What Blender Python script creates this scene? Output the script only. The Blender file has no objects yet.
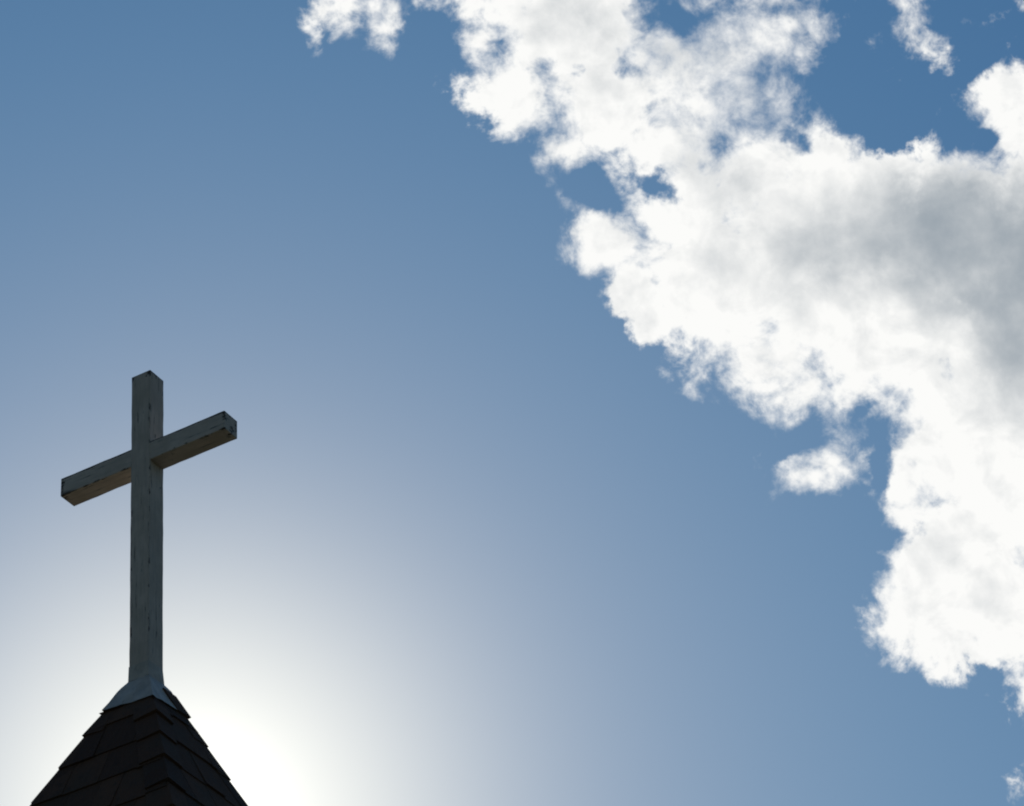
import bpy, bmesh, math, random
from mathutils import Vector, Matrix, noise as mnoise

random.seed(7)
S = bpy.context.scene
COL = S.collection

# ------------------------------------------------------------------ camera
FW = Vector((0.0, 0.80643585, 0.59132158))
RT = Vector((0.99741857, 0.0424608, -0.05790742))
UP = Vector((0.07180661, -0.58979514, 0.80435409))
FPX = 3447.3
EYE = Vector((0.0, 0.0, 1.65))
cd = bpy.data.cameras.new("camera")
cd.sensor_width = 36.0
cd.lens = FPX / 1024.0 * 36.0
cd.clip_start, cd.clip_end = 0.1, 6000.0
cam = bpy.data.objects.new("camera", cd)
COL.objects.link(cam)
cam.matrix_world = Matrix.Translation(EYE) @ Matrix((RT, UP, -FW)).transposed().to_4x4()
S.camera = cam

# ------------------------------------------------------------------ exposure
S.view_settings.view_transform = 'Standard'
S.view_settings.look = 'None'
S.view_settings.gamma = 1.0
S.view_settings.use_curve_mapping = False
S.view_settings.exposure = 0.0
S.cycles.filter_width = 2.0
S.cycles.max_bounces = 6

# ------------------------------------------------------------------ sun
SUN = (FW + RT * ((190 - 512) / FPX) - UP * ((830 - 403) / FPX)).normalized()   # just behind the steeple's left slope
SUN_EL = math.asin(SUN.z)
SUN_AZ = math.atan2(SUN.x, SUN.y)
sl = bpy.data.lights.new("sun", 'SUN')
sl.energy = 3.0
sl.angle = math.radians(0.5)
sl.color = (1.0, 0.95, 0.87)
so = bpy.data.objects.new("sun", sl)
COL.objects.link(so)
so.rotation_euler = SUN.to_track_quat('Z', 'Y').to_euler()
so.location = (0, 0, 40)

# ------------------------------------------------------------------ node helper
class NT:
    def __init__(self, tree):
        self.t = tree
        self.x = 0
    def new(self, kind, **kw):
        n = self.t.nodes.new(kind)
        for k, v in kw.items():
            setattr(n, k, v)
        return n
    def put(self, sock, v):
        if isinstance(v, bpy.types.NodeSocket):
            self.t.links.new(v, sock)
        else:
            sock.default_value = v
    def m(self, op, a, b=0.0, c=0.0, clamp=False):
        n = self.new('ShaderNodeMath', operation=op, use_clamp=clamp)
        self.put(n.inputs[0], a); self.put(n.inputs[1], b); self.put(n.inputs[2], c)
        return n.outputs[0]
    def v(self, op, a, b=(0, 0, 0), scale=1.0):
        n = self.new('ShaderNodeVectorMath', operation=op)
        self.put(n.inputs[0], a); self.put(n.inputs[1], b)
        if op == 'SCALE':
            self.put(n.inputs[3], scale)
        return n.outputs[1] if op in ('LENGTH', 'DOT_PRODUCT', 'DISTANCE') else n.outputs[0]
    def xyz(self, x, y, z=0.0):
        n = self.new('ShaderNodeCombineXYZ')
        self.put(n.inputs[0], x); self.put(n.inputs[1], y); self.put(n.inputs[2], z)
        return n.outputs[0]
    def sep(self, v):
        n = self.new('ShaderNodeSeparateXYZ'); self.put(n.inputs[0], v)
        return n.outputs
    def noise(self, vec, scale, detail=4, rough=0.5, lac=2.0, dist=0.0, col=False):
        n = self.new('ShaderNodeTexNoise')
        self.put(n.inputs['Vector'], vec)
        n.inputs['Scale'].default_value = scale
        n.inputs['Detail'].default_value = detail
        n.inputs['Roughness'].default_value = rough
        n.inputs['Lacunarity'].default_value = lac
        n.inputs['Distortion'].default_value = dist
        return n.outputs[1] if col else n.outputs[0]
    def ramp(self, f, a, b, lo=0.0, hi=1.0, mode='SMOOTHSTEP'):
        n = self.new('ShaderNodeMapRange', interpolation_type=mode)
        self.put(n.inputs[0], f)
        for i, q in zip((1, 2, 3, 4), (a, b, lo, hi)):
            self.put(n.inputs[i], q)
        return n.outputs[0]
    def mix(self, f, a, b):
        n = self.new('ShaderNodeMix', data_type='RGBA')
        self.put(n.inputs[0], f)
        self.put(n.inputs[6], a); self.put(n.inputs[7], b)
        return n.outputs[2]
    def smax(self, a, b, k):
        return self.m('SMOOTH_MAX', a, b, k)
    def smin(self, a, b, k):
        return self.m('SMOOTH_MIN', a, b, k)

# ------------------------------------------------------------------ sky
W = bpy.data.worlds.new("World")
S.world = W
W.use_nodes = True
nt = NT(W.node_tree)
W.node_tree.nodes.clear()
SKYK = 0.10                                    # Background strength
tc = nt.new('ShaderNodeTexCoord')
D = tc.outputs['Generated']
sky = nt.new('ShaderNodeTexSky', sky_type='NISHITA', sun_disc=False,
             sun_elevation=SUN_EL, sun_rotation=SUN_AZ, altitude=0.0,
             air_density=1.0, dust_density=0.3, ozone_density=1.5)
skyc = sky.outputs[0]
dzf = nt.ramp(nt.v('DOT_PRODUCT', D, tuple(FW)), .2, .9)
skyc = nt.v('MULTIPLY', skyc, nt.mix(dzf, (.25, .345, .40, 1), nt.mix(nt.ramp(nt.sep(D)[2], .47, .67, 0, 1, 'LINEAR'), (.305, .487, .590, 1), (.265, .508, .662, 1))))            # deep, clear blue ahead; unseen sky behind greyed to neutralise light on the cross

# aureole of bright haze round the sun (grows with the cosine to the sun)
cs = nt.v('DOT_PRODUCT', D, tuple(SUN))
ang = nt.m('MULTIPLY', nt.m('ARCCOSINE', nt.m('MINIMUM', cs, 0.9999999)), 34.473)  # in units of 1.66 degrees
def gauss(r, w, amp):
    q = nt.m('DIVIDE', r, w)
    return nt.m('MULTIPLY', nt.m('EXPONENT', nt.m('MULTIPLY', nt.m('MULTIPLY', q, q), -1.0)), amp)
def expo(r, w, amp):
    return nt.m('MULTIPLY', nt.m('EXPONENT', nt.m('DIVIDE', r, -w)), amp)
GLOW = [('g', 2.4, 1 / SKYK, (.674, .624, .446)), ('g', 4.8, 1 / SKYK, (.205, .088, 0.02)), ('g', .9, 1 / SKYK, (.3, .3, .3))]

# clouds: lobes lie on the celestial sphere, so they stay put when the viewer steps aside
dz = nt.v('DOT_PRODUCT', D, tuple(FW))
dzs = nt.m('MAXIMUM', dz, 0.05)
gx = nt.m('DIVIDE', nt.v('DOT_PRODUCT', D, tuple(RT)), dzs)
gy = nt.m('DIVIDE', nt.v('DOT_PRODUCT', D, tuple(UP)), dzs)
Q = nt.xyz(nt.m('MULTIPLY_ADD', gx, 34.473, 5.12), nt.m('MULTIPLY_ADD', gy, -34.473, 4.03))
P = nt.v('SCALE', D, scale=34.473)

# (x, y, rx, ry, rotation, strength cap) of every lobe, in degrees*0.6 of the sky
LOBES = [
 (3.36,.05,.50,.32,-8,.55),(3.12,.26,.26,.16,-25,.42),(3.86,.30,.10,.2,10,.14),(3.72,.08,.16,.22,0,.2),
 (4.25,.03,.36,.12,10,.12),
 (4.95,.10,.60,.42,0,.35),(5.7,.25,1.0,.65,10,.42),(6.0,.95,.95,.55,20,.45),(6.5,1.4,.62,.46,25,.42),(5.2,.98,.62,.46,25,.42),(5.65,1.42,.45,.3,20,.4),(6.25,1.68,.36,.24,15,.45),(5.98,2.35,.36,.28,0,.6),(7.05,1.08,.25,.3,0,.3),
 (4.55,.82,.22,.22,0,.2),(6.7,.75,.7,.7,0,.4),(7.45,.42,.9,.5,0,.36),(8.0,.22,.45,.34,0,.32),(7.0,1.35,.35,.45,0,.3),(7.45,.95,.7,.36,20,.34),
 (6.15,2.42,.52,.40,15,.55),(7.0,2.6,1.1,.7,15,.9),(7.4,1.85,.75,.65,0,.7),(8.1,1.6,.85,.5,10,.7),(8.6,2.3,1.6,1.0,0,1.2),
 (7.15,3.15,.75,.60,25,.7),(7.75,3.5,.95,.58,20,.8),(7.7,3.0,.7,.6,0,1.),(8.2,3.92,.5,.34,15,.5),(9.0,3.2,1.4,.9,0,1.2),(9.6,2.35,1.3,.9,0,1.2),(8.95,1.75,.65,.36,0,.5),
 (9.55,4.5,.75,.98,0,.8),(9.7,5.6,.92,1.05,0,.8),(9.25,6.2,.64,.56,0,.6),(10.0,6.15,.65,.72,0,.6),(10.5,4,1.3,2.4,0,1.2),(10.6,2.75,1.4,1.5,0,1.2),
 (10.2,1.0,.48,.42,0,.42),(10.2,1.45,.46,.4,0,.6),(10.25,6.8,.25,.40,-20,.35),
 (8.25,4.84,.36,.16,15,.22),(8.3,4.62,.18,.24,0,.18),(8.55,4.64,.24,.12,-45,.2),(8.72,3.88,.3,.26,0,.6),(8.05,4.78,.22,.12,10,.2),(8.62,4.55,.24,.13,-40,.22),(8.35,4.98,.15,.16,0,.2),(8.36,4.42,.14,.2,0,.2),
 (6.75,3.80,.26,.07,20,.16),(6.65,2.70,.78,.52,35,1.0),(6.8,3.08,.36,.36,30,.7),(8.85,3.98,.36,.30,0,.6),(8.15,.28,.45,.32,0,.45),(6.85,3.5,.42,.3,20,.5),(7.8,-.12,.9,.36,0,.5),(5.80,2.25,.10,.2,5,.16),
]
WISPS = [(9.13,.10,.19,.4,-10,.26),(9.32,.50,.18,.27,-22,.28),(8.7,.44,.12,.10,0,.19),(10.2,.03,.14,.12,0,.26),(9.9,.12,.1,.08,0,.12),(10.13,.4,.1,.09,0,.22),(10.3,7.84,.09,.11,0,.16)]
HOLES = [(7.9,4.52,.30,.12,-25,.35),(8.45,5.0,.2,.12,-30,.2),(8.80,4.72,.12,.38,0,.3),(6.1,3.65,.30,.25,20,.4),(2.75,.1,.35,.6,0,.35),(5.35,2.3,.3,.5,0,.3),(5.95,3.45,.3,.28,0,.6),(8.6,4.1,.16,.10,-40,.25),(6.9,.18,.3,.16,10,.2),
         (9.9,1.40,.13,.10,0,.26),(6.60,1.86,.34,.14,20,.32),(5.95,2.0,.34,.18,25,.22),(9.9,6.8,.25,.16,0,.15),(7.95,1.48,.26,.12,40,.3),
         (8.85,1.0,.75,.50,8,.5),(8.75,.5,.28,.6,0,.6),(9.72,.4,.25,.5,0,.45),(10.2,.3,.6,.25,0,.4),(5.6,1.78,.3,.15,20,.12)]
# filled-out places: soft bumps that thicken the cloud
FILLS = [(5.85,2.3,.22,.16,0,.25),(6.25,2.92,.34,.26,40,.62),(6.48,3.28,.30,.22,50,.45),(7.62,.80,.36,.2,20,.16),(7.1,1.1,.2,.25,0,.15),(8.02,3.1,.3,.35,0,.35),
         (8.98,5.1,.26,.34,0,.25),(4.75,.45,.26,.22,0,.26),(8.25,4.72,.30,.2,-35,.14),(8.62,4.0,.26,.22,0,.25)]
CORES = [(9.65,2.35,1.65,1.05,10,.95),(10.25,3.3,.8,1.2,0,.5),(7.3,1.85,.6,.45,0,.32),(7.5,2.65,.85,.5,20,.28),(8.4,2.6,.6,.7,20,.30),(6.3,.3,1.3,.6,0,.3),(9.4,5.6,.5,.6,0,.12),(10.1,6.0,.3,.3,0,.15)]

w1 = nt.v('SUBTRACT', nt.noise(P, 0.9, 2, .5, col=True), (.5, .5, .5))
w2 = nt.v('SUBTRACT', nt.noise(P, 4.5, 4, .6, col=True), (.5, .5, .5))
QW = nt.v('ADD', nt.v('ADD', Q, nt.v('SCALE', w1, scale=.34)), nt.v('SCALE', w2, scale=.24))

QWS = nt.sep(QW)
QCS = nt.sep(nt.v('ADD', Q, nt.v('SCALE', w1, scale=.8)))
QS = nt.sep(Q)
LAST = [0.0]      # chaining each lobe to the one before keeps the shader's working memory small
def lobe(q, x, y, rx, ry, rot, cap, soft=False):
    q = nt.xyz(q[0], q[1], LAST[0])
    mp = nt.new('ShaderNodeMapping', vector_type='TEXTURE')
    nt.put(mp.inputs[0], q)
    mp.inputs[1].default_value = (x, y, 0)
    mp.inputs[2].default_value = (0, 0, math.radians(rot))
    mp.inputs[3].default_value = (rx, ry, 1)
    fl = nt.v('MULTIPLY', mp.outputs[0], (1, 1, 0))
    d = nt.v('LENGTH', fl)
    if soft:
        LAST[0] = nt.ramp(d, 1.25, 0.15, 0.0, cap)
    else:
        r = min(rx, ry)
        LAST[0] = nt.m('MINIMUM', nt.m('MULTIPLY_ADD', d, -r, r), cap)
    return LAST[0]

F = None
for L in LOBES:
    f = lobe(QWS, *L)
    F = f if F is None else nt.smax(F, f, .12)
    LAST[0] = F
for H in HOLES:
    F = nt.m('SUBTRACT', F, lobe(QWS, *H, soft=True))
    LAST[0] = F
for L in FILLS:
    F = nt.m('ADD', F, lobe(QWS, *L, soft=True))
    LAST[0] = F
for L in WISPS:
    F = nt.smax(F, lobe(QWS, *L), .06)
    LAST[0] = F
core = None
for C in CORES:
    f = lobe(QCS, *C, soft=True)
    core = f if core is None else nt.m('ADD', core, f)
    LAST[0] = core
front = nt.ramp(dz, .80, .93)
# scattered clouds over the rest of the sky
rest = nt.ramp(nt.noise(P, .06, 3, .5), .52, .75, -1.0, .8, 'LINEAR')
F = nt.m('ADD', nt.m('MULTIPLY', F, front), nt.m('MULTIPLY', rest, nt.m('SUBTRACT', 1.0, front)))

n1 = nt.noise(P, 1.8, 10, .59, dist=.25)
sun_off = tuple((SUN - FW * SUN.dot(FW)).normalized() * 0.16)
n1s = nt.noise(nt.v('ADD', P, sun_off), 1.8, 6, .58, dist=.22)
n5 = nt.m('SUBTRACT', nt.noise(P, 6.5, 6, .6, dist=.3), .5)
FN = nt.m('ADD', F, nt.m('MULTIPLY', nt.m('SUBTRACT', n1, .5), 1.3))
FN = nt.m('ADD', FN, nt.m('MULTIPLY', n5, nt.ramp(F, -.30, .12, 0.0, .42)))
n4 = nt.noise(P, .8, 3, .5)
veil = lobe(QS, 7.3, .7, 1.3, .9, 0, .45, soft=True)      # thin, see-through stretch
alpha = nt.ramp(FN, -.06, nt.m('ADD', nt.ramp(n4, .35, .65, .13, .40), veil))
thick = nt.ramp(FN, .1, .6)
puff = nt.m('SUBTRACT', n1, n1s)                       # denser here than sunwards
n3 = nt.noise(P, 1.1, 7, .55)
shade = nt.m('ADD', nt.m('MULTIPLY', nt.m('MULTIPLY', core, nt.ramp(FN, .0, .7)), nt.m('MULTIPLY_ADD', n3, 3.4, -.45)),
             nt.m('MULTIPLY', thick, nt.ramp(n3, .5, .75, 0.0, .16)))
shade = nt.m('ADD', shade, nt.m('MULTIPLY', puff, -1.0))
shade = nt.m('MAXIMUM', shade, 0.0)
shade = nt.m('SUBTRACT', 1.0, nt.m('EXPONENT', nt.m('MULTIPLY', shade, -1.15)))
WHITE = tuple(c / SKYK for c in (.972, .972, .955)) + (1,)
GREY = tuple(c / SKYK for c in (.235, .292, .348)) + (1,)
cloud = nt.mix(shade, WHITE, GREY)

glow = None
for kind, w, amp, tint in GLOW:
    g = gauss(ang, w, amp) if kind == 'g' else expo(ang, w, amp)
    gv = nt.v('SCALE', tint, scale=g)
    glow = gv if glow is None else nt.v('ADD', glow, gv)
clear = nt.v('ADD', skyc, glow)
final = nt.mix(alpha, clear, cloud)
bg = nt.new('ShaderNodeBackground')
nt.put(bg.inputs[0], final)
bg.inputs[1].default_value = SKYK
wo = nt.new('ShaderNodeOutputWorld')
nt.t.links.new(bg.outputs[0], wo.inputs[0])
W.cycles.sampling_method = 'MANUAL'
W.cycles.sample_map_resolution = 512

# ------------------------------------------------------------------ materials
def material(name):
    m = bpy.data.materials.new(name)
    m.use_nodes = True
    n = NT(m.node_tree)
    b = m.node_tree.nodes['Principled BSDF']
    return m, n, b
def bump(n, b, h, strength, dist):
    bn = n.new('ShaderNodeBump')
    bn.inputs['Strength'].default_value = strength
    bn.inputs['Distance'].default_value = dist
    n.put(bn.inputs['Height'], h)
    n.t.links.new(bn.outputs[0], b.inputs['Normal'])

def paint_material(name, along, half):
    """old white paint, cracked along the grain and worn off at the arrises and ends"""
    m, n, b = material(name)
    o = n.new('ShaderNodeTexCoord').outputs['Object']
    st = [1, 1, 1]; st[along] = .07
    g = n.v('MULTIPLY', o, tuple(st))
    grain = n.noise(g, 95, 6, .6)
    patch = n.noise(o, 9, 5, .6)
    flake = n.noise(n.v('MULTIPLY', o, tuple(.35 if i == along else 1 for i in range(3))), 42, 6, .62)
    s = n.sep(o)
    others = [i for i in range(3) if i != along]
    # distance to the nearest arris: both cross-grain coordinates near their half width
    e0 = n.m('ABSOLUTE', n.m('SUBTRACT', s[others[0]], half['c'][others[0]]))
    e1 = n.m('ABSOLUTE', n.m('SUBTRACT', s[others[1]], half['c'][others[1]]))
    edge = n.m('MINIMUM', n.ramp(e0, half['h'][others[0]] - .014, half['h'][others[0]]),
               n.ramp(e1, half['h'][others[1]] - .014, half['h'][others[1]]))
    if along == 0:                                          # stronger along the beam's upper arris
        edge = n.m('MULTIPLY', edge, n.ramp(s[2], half['c'][2] - .02, half['c'][2] + .02, .62, 1.25))
    ends = n.m('ABSOLUTE', n.m('SUBTRACT', s[along], half['c'][along]))
    endw = n.ramp(ends, half['h'][along] - .05, half['h'][along])
    wear = n.m('ADD', n.m('MULTIPLY', edge, half.get('edge', .13)), n.m('MULTIPLY', endw, half.get('end', .07)))
    bare = n.m('MULTIPLY', n.ramp(n.m('ADD', n.m('ADD', n.m('MULTIPLY', flake, .75), n.m('MULTIPLY', patch, .25)), wear), .615, .68), 1.0)
    crack = n.ramp(n.m('ADD', grain, n.m('MULTIPLY', patch, .28)), .755, .83)
    white = n.mix(n.ramp(patch, .3, .72), (.49, .415, .345, 1), (.62, .53, .455, 1))
    white = n.mix(n.ramp(grain, .35, .7, 0, .35), white, (.30, .27, .235, 1))
    wood = n.mix(grain, (.035, .03, .026, 1), (.10, .085, .07, 1))
    c = n.mix(n.m('MAXIMUM', bare, n.m('MULTIPLY', crack, .85)), white, wood)
    n.put(b.inputs['Base Color'], c)
    b.inputs['Roughness'].default_value = .6
    b.inputs['Specular IOR Level'].default_value = .3
    hgt = n.m('SUBTRACT', n.m('MULTIPLY', grain, .35), n.m('MULTIPLY', n.m('MAXIMUM', bare, crack), .8))
    bump(n, b, hgt, .5, .003)
    return m

def shingle_material():
    m, n, b = material("old_shingle")
    geo = n.new('ShaderNodeNewGeometry')
    o = n.new('ShaderNodeTexCoord').outputs['Object']
    rnd = geo.outputs['Random Per Island']
    c = n.mix(rnd, (.054, .022, .010, 1), (.108, .050, .024, 1))
    c = n.mix(n.ramp(n.noise(o, 6, 4, .6), .42, .75, 0, .6), c, (.048, .040, .028, 1))
    spk = n.noise(o, 420, 2, .6)
    c = n.mix(n.ramp(spk, .4, .75, 0, .5), c, (.13, .10, .08, 1))
    streak = n.noise(n.v('MULTIPLY', o, (1, 1, .12)), 38, 4, .6)
    c = n.mix(n.ramp(streak, .5, .75, 0, .45), c, (.02, .016, .013, 1))
    n.put(b.inputs['Base Color'], c)
    b.inputs['Roughness'].default_value = .85
    b.inputs['Specular IOR Level'].default_value = .25
    bump(n, b, n.m('ADD', n.m('MULTIPLY', spk, .5), streak), .6, .004)
    return m

def flashing_material():
    m, n, b = material("painted_metal_flashing")
    o = n.new('ShaderNodeTexCoord').outputs['Object']
    pt = n.noise(o, 16, 5, .6)
    c = n.mix(n.ramp(pt, .35, .7), (.40, .36, .31, 1), (.54, .485, .42, 1))
    st = n.noise(n.v('MULTIPLY', o, (1, 1, .3)), 30, 4, .6)
    c = n.mix(n.ramp(st, .60, .74, 0, .6), c, (.16, .11, .075, 1))
    n.put(b.inputs['Base Color'], c)
    b.inputs['Roughness'].default_value = .45
    b.inputs['Specular IOR Level'].default_value = .4
    bump(n, b, pt, .5, .006)
    return m

def plain_material(name, col, rough=.7, scale=8., var=.25, bumpd=.004):
    m, n, b = material(name)
    o = n.new('ShaderNodeTexCoord').outputs['Object']
    t = n.noise(o, scale, 6, .6)
    lo = tuple(c * (1 - var) for c in col) + (1,)
    hi = tuple(c * (1 + var) for c in col) + (1,)
    n.put(b.inputs['Base Color'], n.mix(n.ramp(t, .3, .7), lo, hi))
    b.inputs['Roughness'].default_value = rough
    bump(n, b, t, .4, bumpd)
    return m

# ------------------------------------------------------------------ object helpers
def link(name, bm, mat, parent=None, smooth=False):
    me = bpy.data.meshes.new(name)
    bmesh.ops.recalc_face_normals(bm, faces=bm.faces[:])
    bm.to_mesh(me); bm.free()
    me.materials.append(mat)
    if smooth:
        for p in me.polygons: p.use_smooth = True
    o = bpy.data.objects.new(name, me)
    COL.objects.link(o)
    if parent: o.parent = parent
    return o
def empty(name, loc, rz, label, cat):
    o = bpy.data.objects.new(name, None)
    o.location = loc; o.rotation_euler = (0, 0, rz)
    o['label'] = label; o['category'] = cat
    COL.objects.link(o)
    return o
def box(bm, lo, hi):
    vs = [bm.verts.new((x, y, z)) for x in (lo[0], hi[0]) for y in (lo[1], hi[1]) for z in (lo[2], hi[2])]
    for f in ((0, 1, 3, 2), (4, 6, 7, 5), (0, 4, 5, 1), (2, 3, 7, 6), (0, 2, 6, 4), (1, 5, 7, 3)):
        bm.faces.new([vs[i] for i in f])
    return vs
def prism(bm, pts, thick):
    """slab from a polygon: thick = offset vector to its underside"""
    a = [bm.verts.new(p) for p in pts]
    b = [bm.verts.new(Vector(p) + thick) for p in pts]
    bm.faces.new(a); bm.faces.new(b[::-1])
    for i in range(len(a)):
        j = (i + 1) % len(a)
        bm.faces.new((a[i], b[i], b[j], a[j]))

def timber(lo, hi, along, bev=.0035, seg=26, amp=.0009, seed=0.):
    """squared timber: bevelled, sliced along its length and slightly uneven"""
    bm = bmesh.new()
    box(bm, lo, hi)
    bmesh.ops.bevel(bm, geom=bm.edges[:], offset=bev, segments=2, affect='EDGES', profile=.6)
    for i in range(1, seg):
        co = [0, 0, 0]; co[along] = lo[along] + (hi[along] - lo[along]) * i / seg
        no = [0, 0, 0]; no[along] = 1
        bmesh.ops.bisect_plane(bm, geom=bm.verts[:] + bm.edges[:] + bm.faces[:], plane_co=co, plane_no=no)
    for v in bm.verts:
        d = mnoise.noise_vector(v.co * 14 + Vector((seed, 0, 0))) * amp * 1.6 + mnoise.noise_vector(v.co * 60 + Vector((seed, 3, 0))) * amp
        v.co += d
    return bm

# ------------------------------------------------------------------ placement
AX = Vector((-1.62392, 12.34063, 9.32842 + 1.65))       # top of the post, on its axis
YAW = -0.50013527
ZAP = -1.481                                          # spire apex below the post's top
HIP = 2.31823                                           # drop per unit of half width

# ------------------------------------------------------------------ ground
bm = bmesh.new()
R_ = [0, 8, 20, 40, 80, 160, 400, 1200, 4500]
rings = []
c0 = bm.verts.new((0, 12, 0))
for r in R_[1:]:
    rings.append([bm.verts.new((r * math.cos(a * math.tau / 64), 12 + r * math.sin(a * math.tau / 64), 0)) for a in range(64)])
for i in range(64):
    bm.faces.new((c0, rings[0][i], rings[0][(i + 1) % 64]))
    for a, b_ in zip(rings, rings[1:]):
        bm.faces.new((a[i], b_[i], b_[(i + 1) % 64], a[(i + 1) % 64]))
gm, gn, gb = material("dry_grass_ground")
go = gn.new('ShaderNodeTexCoord').outputs['Object']
gc = gn.mix(gn.ramp(gn.noise(go, .25, 8, .6), .35, .65), (.028, .038, .014, 1), (.055, .055, .026, 1))
gn.put(gb.inputs['Base Color'], gc)
gb.inputs['Roughness'].default_value = .95
bump(gn, gb, gn.noise(go, 12, 4, .6), .6, .05)
g = link("ground", bm, gm)
g['kind'] = 'structure'

# ------------------------------------------------------------------ steeple
M_SH = shingle_material()
M_FL = flashing_material()
M_WALL = plain_material("white_painted_boards", (.62, .61, .57), .6, 5, .08)
M_TRIM = plain_material("white_trim_paint", (.68, .67, .63), .5, 7, .06)
M_NROOF = plain_material("grey_asphalt_roof", (.22, .205, .185), .9, 30, .3)

steeple = empty("steeple", (AX.x, AX.y, 0), YAW,
                "dark brown shingled pyramid steeple roof carrying the wooden cross", "steeple")
Z0 = AX.z + ZAP                                         # apex height over ground
EAVE = 2.9                                              # drop from apex to eaves
K = math.sqrt(1 + 1 / HIP ** 2)
FACES = [((0, -1), (1, 0)), ((1, 0), (0, 1)), ((0, 1), (-1, 0)), ((-1, 0), (0, -1))]
def face_pt(fi, h, tau, off=0.0):
    n, t = FACES[fi]
    N = Vector((n[0] * HIP, n[1] * HIP, 1)).normalized()
    s = h / HIP
    return Vector((n[0] * s + t[0] * tau, n[1] * s + t[1] * tau, Z0 - h)) + N * off

rbm = bmesh.new()
# solid deck under the shingles
ap = rbm.verts.new((0, 0, Z0))
se = EAVE / HIP
base = [rbm.verts.new((sx * se, sy * se, Z0 - EAVE)) for sx, sy in ((-1, -1), (1, -1), (1, 1), (-1, 1))]
for i in range(4):
    rbm.faces.new((ap, base[i], base[(i + 1) % 4]))
rbm.faces.new(base[::-1])
# courses of shingles on each face; every shingle is a tapered slab lapped over the course below
rs = random.Random(11)
first = {0: .385, 1: .36, 2: .40, 3: .40}
for fi in range(4):
    h_b = first[fi]
    prev = .30
    row = 0
    while prev < EAVE:
        hb = min(h_b, EAVE + .03)                       # butt line of this course
        ht = max(prev - .05, .27)
        sb = hb / HIP
        x = -sb - rs.uniform(0, .2)
        while x < sb:
            wd = rs.uniform(.11, .24)
            x1 = min(x + wd, sb); x0 = max(x + .0018, -sb)
            x += wd
            if x1 - x0 < .012: continue
            jb = rs.uniform(-.009, .009)
            lift = rs.uniform(.0095, .016)
            hbj = hb + jb
            # clip to the hips at both ends
            def cl(t, h): return max(-h / HIP, min(h / HIP, t))
            top_h = ht
            pts = [face_pt(fi, hbj, cl(x0, hbj), lift), face_pt(fi, hbj, cl(x1, hbj), lift)]
            a, b_ = cl(x1, top_h), cl(x0, top_h)
            pts.append(face_pt(fi, top_h, a, .003))
            # keep slanted sides on the hip when the shingle crosses it
            if b_ < a - 1e-4: pts.append(face_pt(fi, top_h, b_, .003))
            n, t = FACES[fi]
            N = Vector((n[0] * HIP, n[1] * HIP, 1)).normalized()
            prism(rbm, pts, -N * .0085)
        prev = hb
        row += 1
        h_b = hb + rs.uniform(.188, .202)
roof = link("roof", rbm, M_SH, steeple)

# bent cap shingles stacked down each hip
def hip_cap(sx, sy, tips, CAPTOP=.295, wing=.105, lift=.023, th=.013, seed=0, first=None):
    bm = bmesh.new()
    r = random.Random(seed)
    # two faces that meet on this hip
    fa = [i for i, f in enumerate(FACES) if f[0] == (sx, 0)][0]
    fb = [i for i, f in enumerate(FACES) if f[0] == (0, sy)][0]
    def side(fi, h, w, off):
        n, t = FACES[fi]
        s = h / HIP
        c = Vector((sx, sy, 0)) * s
        tv = Vector((t[0], t[1], 0))
        if tv.dot(c) > 0: tv = -tv
        N = Vector((n[0] * HIP, n[1] * HIP, 1)).normalized()
        return Vector((c.x, c.y, Z0 - h)) + tv * w + N * off
    def ridge(h, off):
        Hn = Vector((sx * HIP / 2, sy * HIP / 2, 1)).normalized()
        s = h / HIP
        return Vector((sx * s, sy * s, Z0 - h)) + Hn * off * 1.25
    pt = max(tips[0] - .22, CAPTOP)
    for tip in tips:
        top = max(pt - .035, CAPTOP)
        wb = wing * r.uniform(.93, 1.06)
        lf = lift * r.uniform(.85, 1.15)
        if first and tip == tips[0]: lf = first
        wt = min(wb * .96, top / HIP * 1.6)
        lt = lf * .85 if first and tip == tips[0] else lf * .35
        sag = r.uniform(.0, .012)
        for fi in (fa, fb):
            n, t = FACES[fi]
            # skewed: the wing's corner hangs a little lower than the ridge, as the cut shingle does
            up = [ridge(tip, lf), side(fi, tip + sag, wb, lf * .85), side(fi, top, wt, lt), ridge(top, lt)]
            lo = [ridge(tip, lf - th), side(fi, tip + sag, wb, lf * .85 - th), side(fi, top, wt, lt - th), ridge(top, lt - th)]
            a = [bm.verts.new(p) for p in up]; b_ = [bm.verts.new(p) for p in lo]
            bm.faces.new(a); bm.faces.new(b_[::-1])
            for i in range(4):
                j = (i + 1) % 4
                bm.faces.new((a[i], b_[i], b_[j], a[j]))
        pt = tip
    bmesh.ops.remove_doubles(bm, verts=bm.verts[:], dist=.0004)
    return bm
def more(ts, step):
    ts = list(ts)
    while ts[-1] + step < EAVE: ts.append(ts[-1] + step)
    return ts
link("hip_cap", hip_cap(1, -1, more((.441, .593, .763, .938), .17), CAPTOP=.335, seed=1), M_SH, roof)
link("hip_cap", hip_cap(-1, -1, more((.296, .410, .570, .745), .17), lift=.013, seed=2), M_SH, roof)
link("hip_cap", hip_cap(1, 1, more((.285, .417, .569, .714), .155), CAPTOP=.185, wing=.09, lift=.012, first=.019, seed=3), M_SH, roof)
link("hip_cap", hip_cap(-1, 1, more((.31, .44, .59, .75), .16), seed=4), M_SH, roof)

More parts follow.
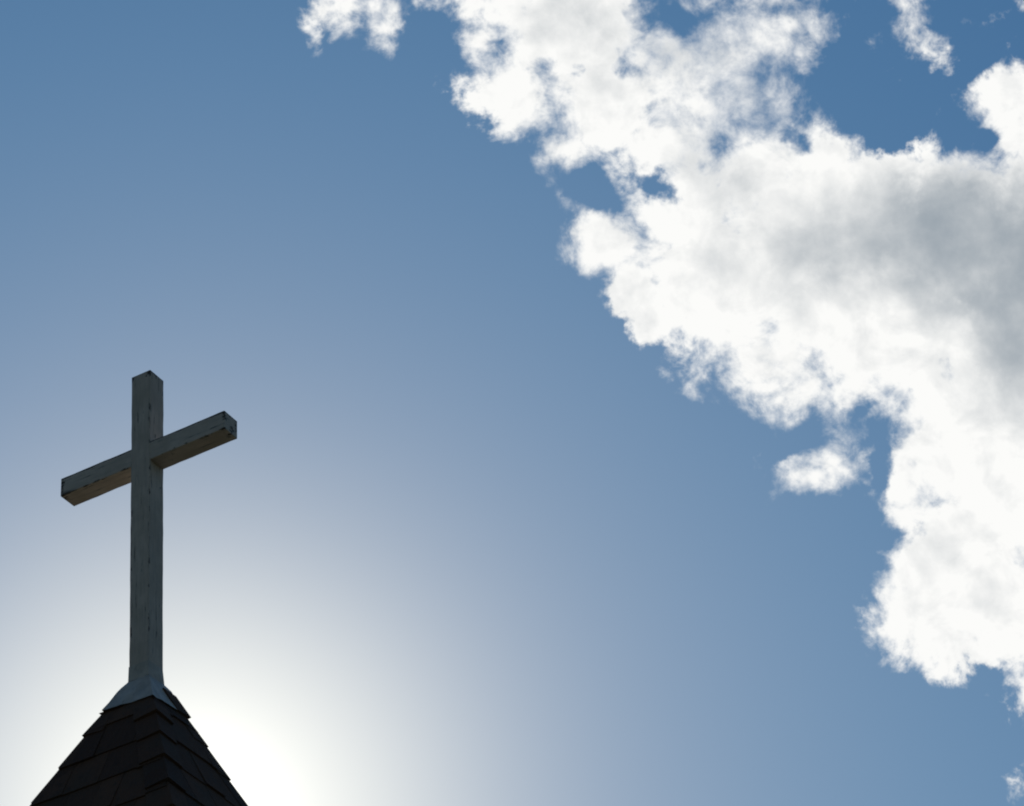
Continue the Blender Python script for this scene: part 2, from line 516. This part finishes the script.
# sheet metal skirt at the foot of the post
fb = bmesh.new()
prof = [(-1.53, .0504), (-1.605, .0520), (-1.636, .0725), (-1.66, .0855), (-1.71, .1085), (-1.785, .1440)]
NS = 10
rings = []
for z, hf in prof:
    ring = []
    for q in range(4):
        cx, cy = ((-1, -1), (1, -1), (1, 1), (-1, 1))[q]
        dx, dy = ((1, 0), (0, 1), (-1, 0), (0, -1))[q]
        for k in range(NS):
            f = 2 * k / NS
            co = Vector((cx * hf + dx * hf * f, cy * hf + dy * hf * f, AX.z + z))
            co += mnoise.noise_vector(co * 22) * (.004 if z < -1.64 else .0006)
            if co.x + co.y > 0 and -1.64 < z < -1.54: co += Vector((.707, .707, 0)) * (co.x + co.y) * .05
            if z == prof[-1][0]:                            # hem sits a little higher on the side hips
                a_ = abs(co.x + co.y) / (2 * hf)
                co.x *= 1 - .10 * a_; co.y *= 1 - .10 * a_; co.z += .032 * a_
            if z == prof[-1][0]: co.z += mnoise.noise(co * 15) * .005
            ring.append(fb.verts.new(co))
    rings.append(ring)
for a, b_ in zip(rings, rings[1:]):
    for i in range(len(a)):
        j = (i + 1) % len(a)
        fb.faces.new((a[i], b_[i], b_[j], a[j]))
fl = link("flashing", fb, M_FL, roof, smooth=False)
sm = fl.modifiers.new("thickness", 'SOLIDIFY'); sm.thickness = .0012; sm.offset = 1
fl['label'] = "dented white metal skirt around the foot of the post"

# tower shaft below the eaves
zt = Z0 - EAVE
bm = bmesh.new()
box(bm, (-se - .06, -se - .06, zt - .2), (se + .06, se + .06, zt - .003))
link("eave_fascia", bm, M_TRIM, steeple)
bm = bmesh.new()
tw = se - .18
for i in range(int((zt - .203) / .14)):
    z1 = .10 + i * .14
    for n, t in FACES:
        N = Vector((n[0], n[1], 0)); T = Vector((t[0], t[1], 0))
        a = [N * (tw + .018) - T * (tw - .05), N * (tw + .018) + T * (tw - .05), N * (tw + .004) + T * (tw - .05), N * (tw + .004) - T * (tw - .05)]
        zz = (z1, z1, z1 + .139, z1 + .139)
        pts = [p + Vector((0, 0, z)) for p, z in zip(a, zz)]
        prism(bm, pts, -N * .004)
box(bm, (-tw, -tw, 0), (tw, tw, zt - .203))
link("tower_wall", bm, M_WALL, steeple)
for sx, sy in ((-1, -1), (1, -1), (1, 1), (-1, 1)):
    bm = bmesh.new()
    box(bm, (sx * (tw - .022) - .05, sy * (tw - .022) - .05, .002), (sx * (tw - .022) + .05, sy * (tw - .022) + .05, zt - .205))
    link("corner_board", bm, M_TRIM, steeple)
# nave behind the tower
bm = bmesh.new()
box(bm, (-3.4, tw + .03, .001), (3.4, tw + 14, 2.9))
link("nave_wall", bm, M_WALL, steeple)
bm = bmesh.new()
for sgn in (-1, 1):
    pts = [Vector((0, tw + .035, 5.3)), Vector((sgn * 3.8, tw + .035, 2.65)), Vector((sgn * 3.8, tw + 14.3, 2.65)), Vector((0, tw + 14.3, 5.3))]
    prism(bm, pts, Vector((0, 0, -.12)))
link("nave_roof", bm, M_NROOF, steeple)
for y in (tw + .04, tw + 13.9):
    bm = bmesh.new()
    prism(bm, [Vector((-3.4, y, 2.9)), Vector((3.4, y, 2.9)), Vector((0, y, 5.15))], Vector((0, .08, 0)))
    link("gable", bm, M_WALL, steeple)

# ------------------------------------------------------------------ cross
cross = empty("cross", (AX.x, AX.y, AX.z - 1.6), YAW,
              "weathered white wooden cross standing on top of the steeple", "cross")
ZB = 1.6
PL = 1.6 + .05
post_half = {'c': (0, .0024, ZB - PL / 2), 'h': (.0503, .0521, PL / 2), 'edge': .10, 'end': .13}
link("post", timber((-.0503, -.0497, ZB - PL), (.0503, .0545, ZB), 2, seed=1.), paint_material("cross_post_paint", 2, post_half), cross)
AZ = ZB - .3955
arm_half = {'c': (.0055, .0022, AZ - .0475), 'h': (.443, .0494, .0475), 'edge': .22, 'end': .10}
link("crossbeam", timber((-.4375, -.0472, AZ - .095), (.4485, .0515, AZ), 0, seed=5.), paint_material("cross_beam_paint", 0, arm_half), cross)
